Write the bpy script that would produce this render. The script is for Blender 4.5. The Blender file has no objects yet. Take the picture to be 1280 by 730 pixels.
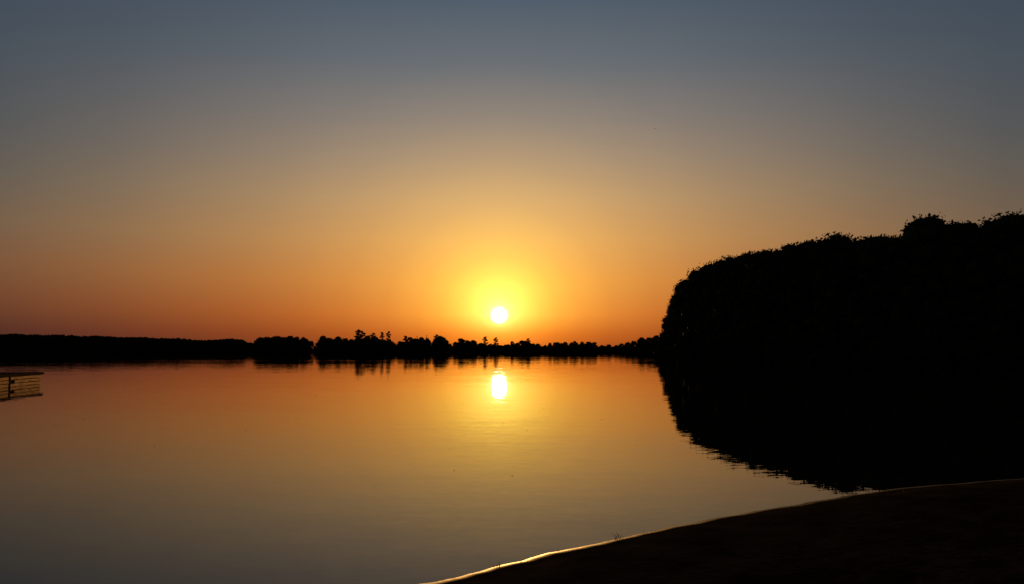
import bpy, math, random, bmesh
import numpy as np
from mathutils import Vector, Matrix

random.seed(7); rng = np.random.default_rng(7)
scene = bpy.context.scene
scene.view_settings.view_transform = 'Standard'
scene.view_settings.look = 'None'
scene.view_settings.exposure = 0

EYE = 1.7
PITCH = math.radians(4.2)
SUN_AZ = math.radians(-0.92)
SUN_EL = math.radians(2.53)

def lin(c):
    out = []
    for v in c:
        v = v / 255.0
        out.append(v / 12.92 if v <= 0.04045 else ((v + 0.055) / 1.055) ** 2.4)
    return tuple(out)

def link(o):
    scene.collection.objects.link(o); return o

# ------------------------------------------------------------------ camera
cam = bpy.data.cameras.new('camera')
cam.lens = 28; cam.sensor_width = 36; cam.clip_start = 0.05; cam.clip_end = 20000
camo = link(bpy.data.objects.new('camera', cam))
camo.location = (0, 0, EYE)
camo.rotation_euler = (math.radians(90) + PITCH, 0, 0)
scene.camera = camo

def ground_pt(px, py):
    """real position on the waterline seen along a measured bearing"""
    dx = (px - 640) / 995.6; dy = (365 - py) / 995.6
    y = math.cos(PITCH) - dy * math.sin(PITCH); z = math.sin(PITCH) + dy * math.cos(PITCH)
    t = -EYE / z
    return (dx * t, y * t)

# ------------------------------------------------------------------ sun
S = Vector((math.sin(SUN_AZ) * math.cos(SUN_EL), math.cos(SUN_AZ) * math.cos(SUN_EL), math.sin(SUN_EL)))
sl = bpy.data.lights.new('sun', 'SUN')
sl.energy = 3.0; sl.angle = math.radians(0.6); sl.color = (1.0, 0.48, 0.13)
sl.cycles.use_multiple_importance_sampling = False
so = link(bpy.data.objects.new('sun', sl))
so.rotation_euler = S.to_track_quat('Z', 'Y').to_euler()
so.location = (0, 0, 60)

# ------------------------------------------------------------------ sky
w = bpy.data.worlds.new('World'); scene.world = w; w.use_nodes = True
nt = w.node_tree; N = nt.nodes; L = nt.links
for n in list(N): N.remove(n)
def node(t, **k):
    n = N.new(t)
    for a, b in k.items(): setattr(n, a, b)
    return n
def math_n(op, a, b=None, c=None, clamp=False):
    n = node('ShaderNodeMath', operation=op, use_clamp=clamp)
    for i, v in enumerate((a, b, c)):
        if v is None: continue
        if isinstance(v, (int, float)): n.inputs[i].default_value = v
        else: L.new(v, n.inputs[i])
    return n.outputs[0]
def ramp(fac, stops, interp='LINEAR'):
    n = node('ShaderNodeValToRGB'); cr = n.color_ramp; cr.interpolation = interp
    while len(cr.elements) > 1: cr.elements.remove(cr.elements[-1])
    cr.elements[0].position = stops[0][0]; cr.elements[0].color = (*stops[0][1], 1)
    for p, c in stops[1:]:
        e = cr.elements.new(p); e.color = (*c, 1)
    L.new(fac, n.inputs[0]); return n.outputs[0]
def mix(kind, fac, a, b):
    n = node('ShaderNodeMix', data_type='RGBA', blend_type=kind)
    for s, v in ((n.inputs[0], fac), (n.inputs[6], a), (n.inputs[7], b)):
        if isinstance(v, (int, float)): s.default_value = v
        elif isinstance(v, tuple): s.default_value = (*v, 1)
        else: L.new(v, s)
    return n.outputs[2]
tc = node('ShaderNodeTexCoord')
nv = node('ShaderNodeVectorMath', operation='NORMALIZE'); L.new(tc.outputs['Generated'], nv.inputs[0])
D = nv.outputs[0]
sep = node('ShaderNodeSeparateXYZ'); L.new(D, sep.inputs[0])
DEG = 180 / math.pi
el = math_n('MULTIPLY', math_n('ARCSINE', sep.outputs[2]), DEG)
elf = math_n('DIVIDE', el, 60.0, clamp=True)
az = math_n('MULTIPLY', math_n('ARCTAN2', sep.outputs[0], sep.outputs[1]), DEG)
azf = math_n('DIVIDE', math_n('ABSOLUTE', math_n('SUBTRACT', az, math.degrees(SUN_AZ))), 180.0)
dot = node('ShaderNodeVectorMath', operation='DOT_PRODUCT'); L.new(D, dot.inputs[0]); dot.inputs[1].default_value = S
dist = math_n('MULTIPLY', math_n('ARCCOSINE', math_n('MINIMUM', dot.outputs['Value'], 1.0)), DEG)
E = lambda d: d / 60.0
center = ramp(elf, [(E(0), lin((128, 50, 26))), (E(1.2), lin((160, 66, 28))), (E(2.6), lin((192, 94, 36))), (E(5), lin((208, 128, 56))),
                    (E(7.9), lin((206, 149, 86))), (E(10.8), lin((190, 152, 107))), (E(13.5), lin((165, 142, 117))),
                    (E(16.4), lin((137, 128, 120))), (E(20), lin((102, 110, 117))), (E(24.3), lin((76, 92, 108))), (E(35), lin((54, 67, 84))), (1, lin((40, 48, 60)))], 'LINEAR')
edge = ramp(elf, [(E(0), lin((54, 34, 38))), (E(1.5), lin((72, 42, 39))), (E(3.3), lin((100, 60, 45))), (E(5.5), lin((112, 77, 56))), (E(7.9), lin((106, 87, 71))),
                  (E(10.8), lin((89, 85, 80))), (E(13.5), lin((77, 81, 85))), (E(18), lin((66, 77, 88))), (E(24.3), lin((56, 68, 85))), (E(35), lin((43, 52, 67))), (1, lin((28, 34, 44)))])
A = lambda d: d / 180.0
f = ramp(azf, [(0, (1,) * 3), (A(6), (.95,) * 3), (A(12), (.81,) * 3), (A(19), (.53,) * 3), (A(26), (.25,) * 3), (A(33), (.05,) * 3), (A(42), (0,) * 3)])
base = mix('MIX', f, edge, center)
back = ramp(azf, [(0, (1,) * 3), (A(40), (1,) * 3), (A(100), (.35,) * 3), (1, (.2,) * 3)])
base = mix('MULTIPLY', 1.0, base, back)
G = lambda d: d / 18.0
gl = ramp(math_n('DIVIDE', dist, 18.0, clamp=True), [
    (0, (1, .9, .3)), (G(.55), (.85, .69, .18)), (G(.9), (.58, .47, .10)), (G(1.4), (.45, .365, .060)), (G(2.2), (.34, .27, .036)), (G(3.0), (.26, .195, .023)),
    (G(4.2), (.175, .122, .013)), (G(5.8), (.110, .071, .008)), (G(8), (.060, .036, .005)), (G(11), (.026, .015, .002)), (G(14), (.008, .005, .001)), (1, (0, 0, 0))])
att = ramp(elf, [(0, (.58, .13, .04)), (E(1.2), (.75, .33, .18)), (E(2.6), (1, .82, .8)), (E(4.5), (1, 1, 1))])
gl = mix('MULTIPLY', 1.0, gl, att)
disc = ramp(math_n('DIVIDE', dist, 2.0, clamp=True), [(0, (1, 1, 1)), (.22, (1, .95, .8)), (.28, (.1, .08, .03)), (.34, (0, 0, 0))])
b1 = node('ShaderNodeBackground'); L.new(base, b1.inputs[0]); b1.inputs[1].default_value = 0.94
b2 = node('ShaderNodeBackground'); L.new(gl, b2.inputs[0]); b2.inputs[1].default_value = 2.9
b3 = node('ShaderNodeBackground'); L.new(disc, b3.inputs[0]); b3.inputs[1].default_value = 16.0
sky = node('ShaderNodeTexSky', sky_type='NISHITA'); sky.sun_disc = False
sky.sun_elevation = SUN_EL; sky.sun_rotation = SUN_AZ; sky.dust_density = 2.0
b4 = node('ShaderNodeBackground'); L.new(sky.outputs[0], b4.inputs[0]); b4.inputs[1].default_value = 0.005
def add(a, b):
    n = node('ShaderNodeAddShader'); L.new(a.outputs[0], n.inputs[0]); L.new(b.outputs[0], n.inputs[1]); return n
o = node('ShaderNodeOutputWorld')
L.new(add(add(b1, b2), add(b3, b4)).outputs[0], o.inputs[0])
w.cycles.sampling_method = 'MANUAL'; w.cycles.sample_map_resolution = 1024

# ------------------------------------------------------------------ materials
def new_mat(name):
    m = bpy.data.materials.new(name); m.use_nodes = True
    return m, m.node_tree, m.node_tree.nodes['Principled BSDF']

def simple_mat(name, c1, c2, scale, rough=.8, bump=.3, coord='Object', spec=.3):
    m, t, p = new_mat(name)
    tcn = t.nodes.new('ShaderNodeTexCoord')
    ns = t.nodes.new('ShaderNodeTexNoise'); ns.inputs['Scale'].default_value = scale; ns.inputs['Detail'].default_value = 6
    t.links.new(tcn.outputs[coord], ns.inputs['Vector'])
    r = t.nodes.new('ShaderNodeValToRGB'); r.color_ramp.elements[0].position = .3; r.color_ramp.elements[1].position = .7
    r.color_ramp.elements[0].color = (*c1, 1); r.color_ramp.elements[1].color = (*c2, 1)
    t.links.new(ns.outputs[0], r.inputs[0]); t.links.new(r.outputs[0], p.inputs['Base Color'])
    if bump:
        b = t.nodes.new('ShaderNodeBump'); b.inputs['Strength'].default_value = bump; b.inputs['Distance'].default_value = .02
        t.links.new(ns.outputs[0], b.inputs['Height']); t.links.new(b.outputs[0], p.inputs['Normal'])
    p.inputs['Roughness'].default_value = rough; p.inputs['Specular IOR Level'].default_value = spec
    return m
leaf_mat = simple_mat('foliage', (.035, .045, .018), (.06, .075, .03), 1.2, .9, 0, spec=.03)
bark_mat = simple_mat('bark', (.05, .038, .028), (.09, .07, .05), 6, .9, .5, spec=.1)
grass_mat = simple_mat('grass', (.05, .06, .02), (.1, .1, .04), 8, .8, 0, spec=.2)
deadleaf_mat = simple_mat('dead_leaf', (.02, .014, .008), (.05, .032, .016), 8, .9, 0, spec=.05)

# water
m, t, p = new_mat('lake_water'); wmat = m
geo = t.nodes.new('ShaderNodeNewGeometry')
def vop(op, a, b=None, scale=None):
    n = t.nodes.new('ShaderNodeVectorMath'); n.operation = op
    for i, v in enumerate((a, b)):
        if v is None: continue
        if isinstance(v, tuple): n.inputs[i].default_value = v
        else: t.links.new(v, n.inputs[i])
    if scale is not None:
        if isinstance(scale, (int, float)): n.inputs['Scale'].default_value = scale
        else: t.links.new(scale, n.inputs['Scale'])
    return n.outputs[0]
def wave(sc, detail, amp):
    ms = vop('MULTIPLY', geo.outputs['Position'], sc)
    n = t.nodes.new('ShaderNodeTexNoise'); n.inputs['Scale'].default_value = 1; n.inputs['Detail'].default_value = detail
    t.links.new(ms, n.inputs['Vector'])
    c = vop('SUBTRACT', n.outputs['Color'], (.5, .5, .5))
    return vop('MULTIPLY', c, (amp * .5, amp, 0))
big = t.nodes.new('ShaderNodeTexNoise'); big.inputs['Scale'].default_value = 1; big.inputs['Detail'].default_value = 3
t.links.new(vop('MULTIPLY', geo.outputs['Position'], (.012, .05, 1)), big.inputs['Vector'])
mr = t.nodes.new('ShaderNodeMapRange'); t.links.new(big.outputs[0], mr.inputs[0])
mr.inputs[1].default_value = .38; mr.inputs[2].default_value = .66; mr.inputs[3].default_value = .45; mr.inputs[4].default_value = 1.2
small = vop('ADD', wave((1.0, 2.8, 1), 2, .017), wave((6, 14, 1), 2, .024))
small = vop('SCALE', small, None, mr.outputs[0])
tot = vop('ADD', small, wave((.10, .45, 1), 2, .006))
nrm = vop('NORMALIZE', vop('ADD', tot, (0, 0, 1)))
t.links.new(nrm, p.inputs['Normal'])
p.inputs['Base Color'].default_value = (.006, .008, .009, 1)
p.inputs['Roughness'].default_value = 0.0
p.inputs['IOR'].default_value = 1.37

# ground: dark damp sand, wet along the waterline
m, t, p = new_mat('shore_sand'); gmat = m
geo = t.nodes.new('ShaderNodeNewGeometry')
n1 = t.nodes.new('ShaderNodeTexNoise'); n1.inputs['Scale'].default_value = 2.2; n1.inputs['Detail'].default_value = 9; n1.inputs['Roughness'].default_value = .65
t.links.new(geo.outputs['Position'], n1.inputs['Vector'])
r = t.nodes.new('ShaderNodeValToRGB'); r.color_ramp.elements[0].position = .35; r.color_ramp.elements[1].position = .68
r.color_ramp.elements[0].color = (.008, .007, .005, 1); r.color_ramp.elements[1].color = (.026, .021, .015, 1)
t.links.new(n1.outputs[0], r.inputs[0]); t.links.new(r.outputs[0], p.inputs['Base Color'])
sp = t.nodes.new('ShaderNodeSeparateXYZ'); t.links.new(geo.outputs['Position'], sp.inputs[0])
mr = t.nodes.new('ShaderNodeMapRange'); t.links.new(sp.outputs[2], mr.inputs[0])
mr.inputs[1].default_value = .004; mr.inputs[2].default_value = .014; mr.inputs[3].default_value = .5; mr.inputs[4].default_value = 1.0
t.links.new(mr.outputs[0], p.inputs['Roughness'])
mr2 = t.nodes.new('ShaderNodeMapRange'); t.links.new(sp.outputs[2], mr2.inputs[0])
mr2.inputs[1].default_value = .002; mr2.inputs[2].default_value = .014; mr2.inputs[3].default_value = .06; mr2.inputs[4].default_value = .0
t.links.new(mr2.outputs[0], p.inputs['Specular IOR Level'])
n2 = t.nodes.new('ShaderNodeTexNoise'); n2.inputs['Scale'].default_value = 14; n2.inputs['Detail'].default_value = 6
t.links.new(geo.outputs['Position'], n2.inputs['Vector'])
mr3 = t.nodes.new('ShaderNodeMapRange'); t.links.new(sp.outputs[2], mr3.inputs[0])
mr3.inputs[1].default_value = .01; mr3.inputs[2].default_value = .06; mr3.inputs[3].default_value = .2; mr3.inputs[4].default_value = .4
bp = t.nodes.new('ShaderNodeBump'); bp.inputs['Distance'].default_value = .02
t.links.new(mr3.outputs[0], bp.inputs['Strength']); t.links.new(n2.outputs[0], bp.inputs['Height']); t.links.new(bp.outputs[0], p.inputs['Normal'])

# ------------------------------------------------------------------ lake outline and terrain
near = [ground_pt(*q) for q in [(540, 729), (580, 718), (620, 708), (660, 699), (700, 690), (750, 678), (800, 666), (850, 657), (900, 647),
                                (950, 638), (1000, 630), (1040, 623), (1080, 616), (1130, 610), (1200, 604), (1280, 598)]]
lake = [(-300, -40), (-40, 0), (-15, 3), (-5, 4.3), (-2, 5.2)] + near + [
    (12, 13.4), (30, 24), (58, 45), (72, 65), (69, 78), (60, 88), (51, 95), (43.5, 104), (40.5, 118), (39.3, 137), (38.6, 163), (38.6, 190), (39.2, 208),
    (44, 222), (60, 240), (120, 300), (220, 420), (260, 520), (150, 600), (60, 612), (-20, 596), (-100, 592), (-135, 600), (-141, 566), (-160, 556), (-182, 560),
    (-190, 600), (-200, 680), (-320, 690), (-450, 700), (-700, 640), (-900, 300), (-600, 0)]
LP = np.array(lake)
def signed(P):
    n = len(LP); best = np.full(len(P), 1e18); inside = np.zeros(len(P), bool)
    for i in range(n):
        a = LP[i]; b = LP[(i + 1) % n]; ab = b - a
        tt = np.clip(((P - a) @ ab) / (ab @ ab), 0, 1)
        d = P - a - tt[:, None] * ab
        best = np.minimum(best, (d ** 2).sum(1))
        c = (a[1] > P[:, 1]) != (b[1] > P[:, 1])
        if a[1] != b[1]:
            xi = a[0] + (P[:, 1] - a[1]) * (b[0] - a[0]) / (b[1] - a[1])
            inside ^= c & (P[:, 0] < xi)
    d = np.sqrt(best); d[inside] *= -1
    return d
def wob(x, y, s):
    return (np.sin(x * 1.3 * s + 1.1 + 1.7 * np.sin(y * .9 * s)) + np.sin(y * 1.7 * s + 2.3 * np.sin(x * .7 * s + .4)) + .6 * np.sin((x + y) * 2.9 * s + 1.3)) / 2.6
def height(P):
    x, y = P[:, 0], P[:, 1]
    sd = signed(P) + .045 * wob(x, y, 2.1) + .02 * wob(x, y, 7)
    land = np.where(sd < .25, sd * .13, .0325 + .08 * (1 - np.exp(-(sd - .25) / .5)) + .20 * (1 - np.exp(-(sd - .25) / 4)))
    land = land + np.clip((sd - 12) * .02, 0, 2.5) + np.clip(sd * .05, 0, 1) * .06 * wob(x, y, .8) + np.clip(sd * .3 - .1, 0, 1) * (.007 * wob(x, y, 9) + .005 * wob(y, x, 21))
    return np.where(sd > 0, land, np.maximum(sd * .13, -1.5))
ang = np.radians(np.concatenate([np.arange(-42, 42, .25), np.arange(42, 318, 3)]))
rad = .5 * np.exp(np.arange(0, 620) * .0148)
R, T = np.meshgrid(rad, ang, indexing='ij')
P = np.stack([(R * np.sin(T)).ravel(), (R * np.cos(T)).ravel()], 1)
Z = height(P)
nr, na = len(rad), len(ang)
idx = np.arange(nr * na).reshape(nr, na)
a = idx[:-1, :]; b = idx[1:, :]
f4 = np.stack([a, b, np.roll(b, -1, 1), np.roll(a, -1, 1)], -1).reshape(-1, 4)[:, ::-1]
V = np.column_stack([P, Z]); V = np.vstack([V, [[0, 0, height(np.array([[0., 0.]]))[0]]]])
capf = [(nr * na, int(idx[0, (j + 1) % na]), int(idx[0, j])) for j in range(na)]
me = bpy.data.meshes.new('ground')
me.from_pydata(V.tolist(), [], f4.tolist() + capf); me.update()
me.polygons.foreach_set('use_smooth', [True] * len(me.polygons))
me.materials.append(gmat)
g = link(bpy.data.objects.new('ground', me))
def ground_z(x, y): return float(height(np.array([[x, y]], float))[0])

me = bpy.data.meshes.new('lake_water')
me.from_pydata([(-6000, -6000, 0), (6000, -6000, 0), (6000, 6000, 0), (-6000, 6000, 0)], [], [(0, 1, 2, 3)])
me.materials.append(wmat); link(bpy.data.objects.new('lake_water', me))

# ------------------------------------------------------------------ trees
def ico():
    bm = bmesh.new(); bmesh.ops.create_icosphere(bm, subdivisions=2, radius=1)
    v = np.array([x.co[:] for x in bm.verts]); fc = [[q.index for q in p_.verts] for p_ in bm.faces]; bm.free()
    return v, fc
ICO_V, ICO_F = ico()

def cone(Vs, Fs, Ms, p0, p1, r0, r1, n=7):
    p0 = np.array(p0, float); p1 = np.array(p1, float); d = p1 - p0; d /= np.linalg.norm(d)
    u = np.cross(d, [0, .3, 1] if abs(d[2]) < .9 else [1, 0, 0]); u /= np.linalg.norm(u); v = np.cross(d, u)
    s = len(Vs)
    for p_, r_ in ((p0, r0), (p1, r1)):
        for k in range(n):
            an = 2 * math.pi * k / n; Vs.append(tuple(p_ + r_ * (math.cos(an) * u + math.sin(an) * v)))
    for k in range(n):
        Fs.append((s + k, s + (k + 1) % n, s + n + (k + 1) % n, s + n + k)); Ms.append(1)

def tree_mesh(name, seed, H, RC, zlo, nclump, nleaf, ls, shape='broad'):
    r = np.random.default_rng(seed)
    Vs, Fs, Ms = [], [], []
    bend = r.normal(0, .25, 2)
    segs = 5; pts = [np.array([bend[0] * (k / segs) ** 2, bend[1] * (k / segs) ** 2, H * .86 * k / segs - (.4 if k == 0 else 0)]) for k in range(segs + 1)]
    for k in range(segs):
        cone(Vs, Fs, Ms, pts[k], pts[k + 1], H * .016 * (1 - k / segs) + .04, H * .016 * (1 - (k + 1) / segs) + .04)
    clumps = []
    for i in range(nclump):
        fz = (i + r.random()) / nclump
        z = zlo + fz * (H - zlo)
        if shape == 'broad': prof = math.sin(math.pi * (0.18 + .80 * fz) ** .9) ** .7
        elif shape == 'poplar': prof = math.sin(math.pi * (.12 + .86 * fz)) ** .6
        else: prof = (1 - fz) * .95 + .05
        a_ = i * 2.399 + r.random() * .8
        rr = RC * prof * (.35 + .55 * math.sqrt(r.random()))
        if shape == 'broad': cr = RC * r.uniform(.22, .42)
        elif shape == 'poplar': cr = RC * r.uniform(.45, .6)
        else: cr = RC * max(.07, .40 * (1.0 - fz)); 
        c = np.array([math.cos(a_) * rr, math.sin(a_) * rr, min(z, H - cr * .6)])
        clumps.append((c, cr))
        kz = min(segs - 1, int(max(0, (c[2] - H * .12)) / (H * .86) * segs)); st = pts[kz]
        cone(Vs, Fs, Ms, st, c, .09 * H / 16, .03, 5)
    for c, cr in clumps:
        s = len(Vs); jit = 1 + .22 * np.sin(ICO_V @ r.normal(0, 3.5, (3,)) + r.random() * 6)[:, None]
        for v in (c + ICO_V * jit * cr * np.array([.72, .72, .58])): Vs.append(tuple(v))
        for q in ICO_F: Fs.append(tuple(s + k for k in q)); Ms.append(0)
    wts = np.array([cr ** 2 for _, cr in clumps]); wts /= wts.sum()
    pick = r.choice(len(clumps), nleaf, p=wts)
    C = np.array([c for c, _ in clumps])[pick]; CR = np.array([q for _, q in clumps])[pick]
    dr = r.normal(size=(nleaf, 3)); dr /= np.linalg.norm(dr, axis=1)[:, None]
    rad_ = .62 + .42 * r.random(nleaf) + (r.random(nleaf) < .12) * r.random(nleaf) * .35
    ctr = C + dr * (rad_ * CR)[:, None] * np.array([1, 1, .85])
    u = r.normal(size=(nleaf, 3)); u /= np.linalg.norm(u, axis=1)[:, None]
    v = np.cross(u, r.normal(size=(nleaf, 3))); v /= np.linalg.norm(v, axis=1)[:, None]
    sz = ls * r.uniform(.6, 1.3, nleaf)[:, None]
    q = np.stack([ctr - u * sz, ctr - v * sz * .55, ctr + u * sz, ctr + v * sz * .55], 1).reshape(-1, 3)
    q[:, 2] = np.maximum(q[:, 2], .05)
    s = len(Vs); Vs += [tuple(x) for x in q]
    Fs += [(s + 4 * k, s + 4 * k + 1, s + 4 * k + 2, s + 4 * k + 3) for k in range(nleaf)]; Ms += [0] * nleaf
    me = bpy.data.meshes.new(name); me.from_pydata(Vs, [], Fs); me.materials.append(leaf_mat); me.materials.append(bark_mat)
    me.polygons.foreach_set('material_index', Ms); me.update()
    return me

broad = [tree_mesh('broad_%d' % i, 10 + i, 16, 4.2 + .3 * (i % 3), 1.5, 50, 8000, .21) for i in range(5)]
shrub = [tree_mesh('shrub_%d' % i, 30 + i, 5, 2.4, .3, 18, 2800, .19) for i in range(2)]
farb = [tree_mesh('far_%d' % i, 50 + i, 13, 5.0, .6, 26, 1100, .5) for i in range(5)]
farp = [tree_mesh('farpop_%d' % i, 70 + i, 16, 1.5, 1.0, 20, 900, .35, 'poplar') for i in range(2)]
farc = [tree_mesh('farcon_%d' % i, 80 + i, 14, 3.0, .8, 30, 900, .3, 'con') for i in range(2)]

def empty(name):
    e = link(bpy.data.objects.new(name, None)); return e
def inst(me, name, par, x, y, h, base_h, wid=1.0):
    ob = link(bpy.data.objects.new(name, me)); ob.parent = par
    ob.location = (x, y, ground_z(x, y) - .05)
    s = h / base_h
    ob.scale = (s * wid, s * wid, s); ob.rotation_euler = (random.gauss(0, .03), random.gauss(0, .03), random.random() * 6.28)
    return ob

# wooded promontory on the right bank
forest = empty('deciduous_forest')
edge_pts = [(150, 62), (110, 66), (84, 76), (72, 83.5), (62, 92), (53.5, 98.5), (46, 106), (42.7, 119), (41.2, 138), (40.9, 163), (41.0, 180), (41.2, 193), (41.6, 207), (46.5, 219), (62, 236), (90, 262), (122, 296)]
edge_h = [17.5, 17.5, 18.6, 18.9, 18.7, 18.5, 17.6, 17.9, 19.2, 19.8, 20.0, 17.8, 14.0, 15, 16, 16, 16]
def along(pts, vals, step):
    out = []; carry = 0
    for i in range(len(pts) - 1):
        p0 = np.array(pts[i], float); p1 = np.array(pts[i + 1], float); Ls = np.linalg.norm(p1 - p0); d = (p1 - p0) / Ls
        nrm_ = np.array([d[1], -d[0]])     # to the right of travel = inland
        s = carry
        while s < Ls:
            k = s / Ls; out.append((p0 + d * s, nrm_, vals[i] * (1 - k) + vals[i + 1] * k)); s += step
        carry = s - Ls
    return out
for row, (off, step, hm) in enumerate([(.8, 3.6, .94), (4.5, 4.2, 1.0), (10, 6, 1.0), (17, 8, 1.0)]):
    for pnt, nn, h in along(edge_pts, edge_h, step):
        q = pnt + nn * (off + random.uniform(-.8, .8))
        if signed(np.array([q]))[0] < .6: continue
        hh = h * hm * random.uniform(.90, 1.05) - .2
        inst(random.choice(broad), 'deciduous_tree', forest, q[0], q[1], hh, 16, random.uniform(.8, 1.05))
for lo, hi, st in ((-2.0, -.8, 2.0), (1.0, 3.0, 2.4)):
    for pnt, nn, h in along(edge_pts, edge_h, st):
        q = pnt + nn * random.uniform(lo, hi)
        if signed(np.array([q]))[0] < .1: q = pnt
        inst(random.choice(shrub), 'shrub', forest, q[0], q[1], random.uniform(3.5, 6), 5, 1.2).location.z -= .25

# distant far-shore tree line
prof = [(-400, 420), (-100, 418), (0, 418), (22, 417), (50, 418.5), (75, 418), (100, 420), (125, 419.5), (150, 421.5), (175, 421), (200, 422.5), (225, 422.5), (250, 425), (270, 424), (290, 423), (302, 424), (311, 428)]
lump = [(316, 427), (324, 422), (335, 421), (350, 420), (378, 420.5), (386, 425)]
main = [(396, 424), (404, 420.5), (415, 420), (425, 422), (436, 423), (446, 419), (458, 420), (470, 421), (482, 423), (494, 428), (503, 425), (512, 422), (535, 420.5), (552, 421), (562, 427), (570, 423), (580, 421), (592, 424),
        (602, 427), (612, 429), (625, 431), (640, 427), (655, 424.5), (668, 429), (682, 430), (700, 425.5), (715, 427), (740, 427), (752, 430), (772, 431), (790, 426), (805, 421), (830, 419), (900, 419), (1100, 420)]
tl = empty('distant_treeline')
def pf(tab, px):
    return float(np.interp(px, [a_[0] for a_ in tab], [a_[1] for a_ in tab]))
def far_row(tab, depth, rows, step, jitter=.12, conif=.12):
    for r_ in range(rows):
        x = (tab[0][0] - 640) / 995.6 * depth + r_ * step * .5; x1 = (tab[-1][0] - 640) / 995.6 * depth
        while x < x1:
            y = depth + 4 + r_ * 7 + random.uniform(-2, 2)
            k = 0
            while signed(np.array([[x, y]]))[0] < 2 and k < 40: y += 4; k += 1
            px = 640 + x / y * 995.6
            h = (438 - pf(tab, px)) / 995.6 * y + EYE - ground_z(x, y)
            h *= random.uniform(1 - 2.2 * jitter, 1 + .4 * jitter) * (1 if r_ else .93)
            if random.random() < conif and jitter > .1: inst(random.choice(farc), 'conifer_tree', tl, x, y, h * 1.08, 14, 1.0)
            else: inst(random.choice(farb), 'deciduous_tree', tl, x, y, max(h, 3), 13, random.uniform(.8, 1.25))
            x += step * random.uniform(.6, 1.4)
far_row(prof, 698, 3, 4.6, .02, 0)
far_row(lump, 566, 3, 4.0, .04, 0)
far_row(main, 606, 3, 4.6, .16, .06)
for tab, depth in ((prof, 694), (lump, 563), (main, 602)):
    x = (tab[0][0] - 640) / 995.6 * depth; x1 = (tab[-1][0] - 640) / 995.6 * depth
    while x < x1:
        y = depth; k = 0
        while signed(np.array([[x, y]]))[0] < .8 and k < 60: y += 1.5; k += 1
        inst(random.choice(farb), 'shrub', tl, x, y, random.uniform(3.5, 5.5), 13, 2.0); x += 3.2
for px, top in ((449, 412.5), (453, 414), (466, 416.5), (478.5, 415.5), (486, 414.5), (508, 420), (606, 421), (620, 422), (661, 423), (545, 418.5)):
    y = 604; x = (px - 640) / 995.6 * y
    inst(random.choice(farp), 'poplar_tree', tl, x, y, (438 - top) / 995.6 * y + EYE, 16, 1.25 if px in (478.5, 486) else 1.8)

# ------------------------------------------------------------------ jetty on the left
m, t, p = new_mat('pine_planks'); plank_mat = m
tcn = t.nodes.new('ShaderNodeTexCoord'); mp = t.nodes.new('ShaderNodeMapping'); mp.inputs['Scale'].default_value = (6, .6, 9)
t.links.new(tcn.outputs['Object'], mp.inputs[0])
ns = t.nodes.new('ShaderNodeTexNoise'); ns.inputs['Scale'].default_value = 3; ns.inputs['Detail'].default_value = 7
t.links.new(mp.outputs[0], ns.inputs['Vector'])
r = t.nodes.new('ShaderNodeValToRGB'); r.color_ramp.elements[0].position = .38; r.color_ramp.elements[1].position = .62
r.color_ramp.elements[0].color = (.16, .07, .025, 1); r.color_ramp.elements[1].color = (.52, .28, .11, 1)
t.links.new(ns.outputs[0], r.inputs[0]); t.links.new(r.outputs[0], p.inputs['Base Color']); p.inputs['Roughness'].default_value = .85
p.inputs['Specular IOR Level'].default_value = .06
deck_mat = simple_mat('weathered_deck', (.03, .024, .018), (.06, .048, .038), 5, 1.0, .2, spec=0)

pier = empty('wooden_jetty')
c0 = Vector((-22.95, 35.4, 0)); c1 = Vector((-24.0, 40.8, 0))
ydir = (c1 - c0); wlen = ydir.length; ydir.normalize(); xdir = Vector((ydir.y, -ydir.x, 0))   # xdir = outward end face
pier.matrix_world = Matrix(((xdir.x, ydir.x, 0, c0.x), (xdir.y, ydir.y, 0, c0.y), (0, 0, 1, 0), (0, 0, 0, 1)))
def box(name, lo, hi, mat, bev=.012):
    bm = bmesh.new(); bmesh.ops.create_cube(bm, size=1)
    lo = Vector(lo); hi = Vector(hi); s = hi - lo; c = (hi + lo) / 2
    for v in bm.verts: v.co = Vector((v.co.x * s.x, v.co.y * s.y, v.co.z * s.z)) + c
    bmesh.ops.bevel(bm, geom=bm.edges[:], offset=bev, segments=2, affect='EDGES')
    me = bpy.data.meshes.new(name); bm.to_mesh(me); bm.free(); me.materials.append(mat)
    ob = link(bpy.data.objects.new(name, me)); ob.parent = pier; return ob
LEN = 22
k = 0; x = -LEN
while x < -.1:
    box('deck_board_%d' % k, (x, -.15, .555 + random.uniform(-.004, .004)), (x + .14, wlen + .2, .60), deck_mat, .006); x += .152; k += 1
box('rim_beam', (-.02, -.12, .47), (.05, wlen + .3, .55), deck_mat)
box('backing_board', (-.10, .02, -.2), (-.05, wlen - .02, .46), deck_mat)
for i, (z0, z1) in enumerate(((.01, .14), (.175, .30), (.335, .465))):
    box('end_plank_%d' % i, (-.04, 0, z0), (.0, wlen * .30, z1), plank_mat)
    if i == 1:
        box('end_plank_b%d' % i, (-.04, wlen * .42, z0), (.0, wlen, z1), plank_mat)
    else:
        box('end_plank_b%d' % i, (-.04, wlen * .34, z0), (.0, wlen, z1), plank_mat)
    box('side_plank_%d' % i, (-LEN, .0, z0), (-.12, .04, z1), plank_mat)
    box('back_plank_%d' % i, (-LEN, wlen - .04, z0), (-.12, wlen, z1), plank_mat)
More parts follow.
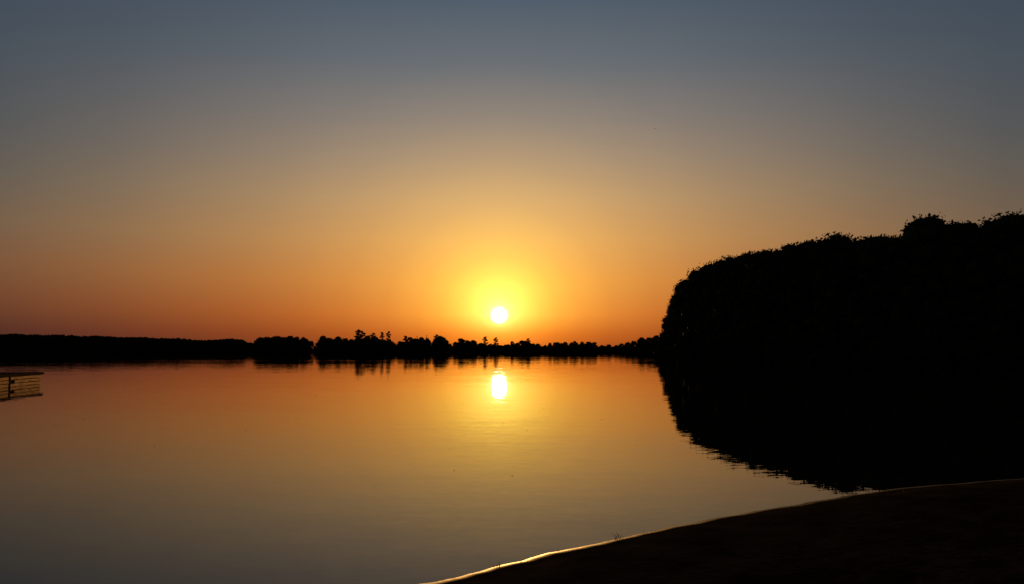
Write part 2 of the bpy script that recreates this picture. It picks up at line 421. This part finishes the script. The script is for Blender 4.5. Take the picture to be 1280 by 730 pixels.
for i in range(8):
    for j, yy in enumerate((.25, wlen - .25)):
        bm = bmesh.new(); bmesh.ops.create_cone(bm, segments=14, radius1=.11, radius2=.1, depth=2.1, cap_ends=True)
        bmesh.ops.translate(bm, verts=bm.verts, vec=(-.3 - i * 3, yy, -.52))
        me = bpy.data.meshes.new('pile'); bm.to_mesh(me); bm.free(); me.materials.append(bark_mat)
        ob = link(bpy.data.objects.new('pile_%d_%d' % (i, j), me)); ob.parent = pier

# ------------------------------------------------------------------ shore grass, floating leaves, bird
def tuft(px, py, n, h, spread):
    x0, y0 = ground_pt(px, py); Vs = []; Fs = []
    for i in range(n):
        bx = random.gauss(0, spread); by = random.gauss(0, spread) * .6
        hh = h * random.uniform(.4, 1.1); lx = random.gauss(0, .35) * hh; ly = random.gauss(0, .3) * hh; wd = .0035
        z0 = ground_z(x0 + bx, y0 + by) - .01; s = len(Vs); an = random.random() * 3.14; ca, sa = math.cos(an) * wd, math.sin(an) * wd
        for kk in range(4):
            q = kk / 3; ww = 1 - q * .85
            cx = bx + lx * q * q; cy = by + ly * q * q; cz = z0 + hh * q * (1 - .15 * q)
            Vs += [(cx - ca * ww, cy - sa * ww, cz), (cx + ca * ww, cy + sa * ww, cz)]
        for kk in range(3): Fs.append((s + 2 * kk, s + 2 * kk + 1, s + 2 * kk + 3, s + 2 * kk + 2))
    me = bpy.data.meshes.new('grass_tuft'); me.from_pydata(Vs, [], Fs); me.materials.append(grass_mat)
    ob = link(bpy.data.objects.new('grass_tuft', me)); ob.location = (x0, y0, 0)
for a_ in ((622, 711, 9, .075, .02), (773, 675, 11, .09, .03), (812, 668, 8, .04, .05), (655, 704, 5, .03, .03), (1012, 632, 14, .05, .12), (1105, 616, 12, .05, .15), (905, 651, 6, .03, .06)):
    tuft(*a_)
Vs, Fs = [], []
for i in range(90):
    x = random.uniform(-22, 8); y = random.uniform(10, 50)
    if signed(np.array([[x, y]]))[0] > -.3: continue
    a_ = random.random() * 6.28; l = random.uniform(.012, .03); s = len(Vs); ca, sa = math.cos(a_), math.sin(a_)
    for u, v, z in ((-l, 0, .004), (-l * .3, l * .4, .008), (l * .5, l * .3, .008), (l, 0, .014), (l * .4, -l * .35, .007), (-l * .4, -l * .35, .006)):
        Vs.append((x + u * ca - v * sa, y + u * sa + v * ca, z))
    Fs.append(tuple(range(s, s + 6)))
me = bpy.data.meshes.new('floating_leaves'); me.from_pydata(Vs, [], Fs); me.materials.append(deadleaf_mat)
link(bpy.data.objects.new('floating_leaves', me))
# flying bird
dx, dy = (819 - 640) / 995.6, (365 - 161) / 995.6
by_ = math.cos(PITCH) - dy * math.sin(PITCH); bz = math.sin(PITCH) + dy * math.cos(PITCH); Tt = 150
Vb = [(0, .22, 0), (.05, .05, .03), (-.05, .05, .03), (0, 0, -.05), (.04, -.15, 0), (-.04, -.15, 0), (0, -.28, 0),
      (.22, .08, .1), (.24, -.06, .1), (.48, -.06, .04), (-.22, .08, .1), (-.24, -.06, .1), (-.48, -.06, .04)]
Fb = [(0, 1, 2), (0, 3, 1), (0, 2, 3), (1, 4, 5, 2), (1, 3, 4), (2, 5, 3), (3, 5, 4), (4, 6, 5), (1, 7, 8, 4), (7, 9, 8), (2, 5, 11, 10), (10, 11, 12)]
me = bpy.data.meshes.new('bird'); me.from_pydata(Vb, [], Fb); me.materials.append(bark_mat)
ob = link(bpy.data.objects.new('flying_bird', me)); ob.location = (dx * Tt, by_ * Tt, EYE + bz * Tt); ob.rotation_euler = (0, .3, .6); ob.scale = (.6,) * 3
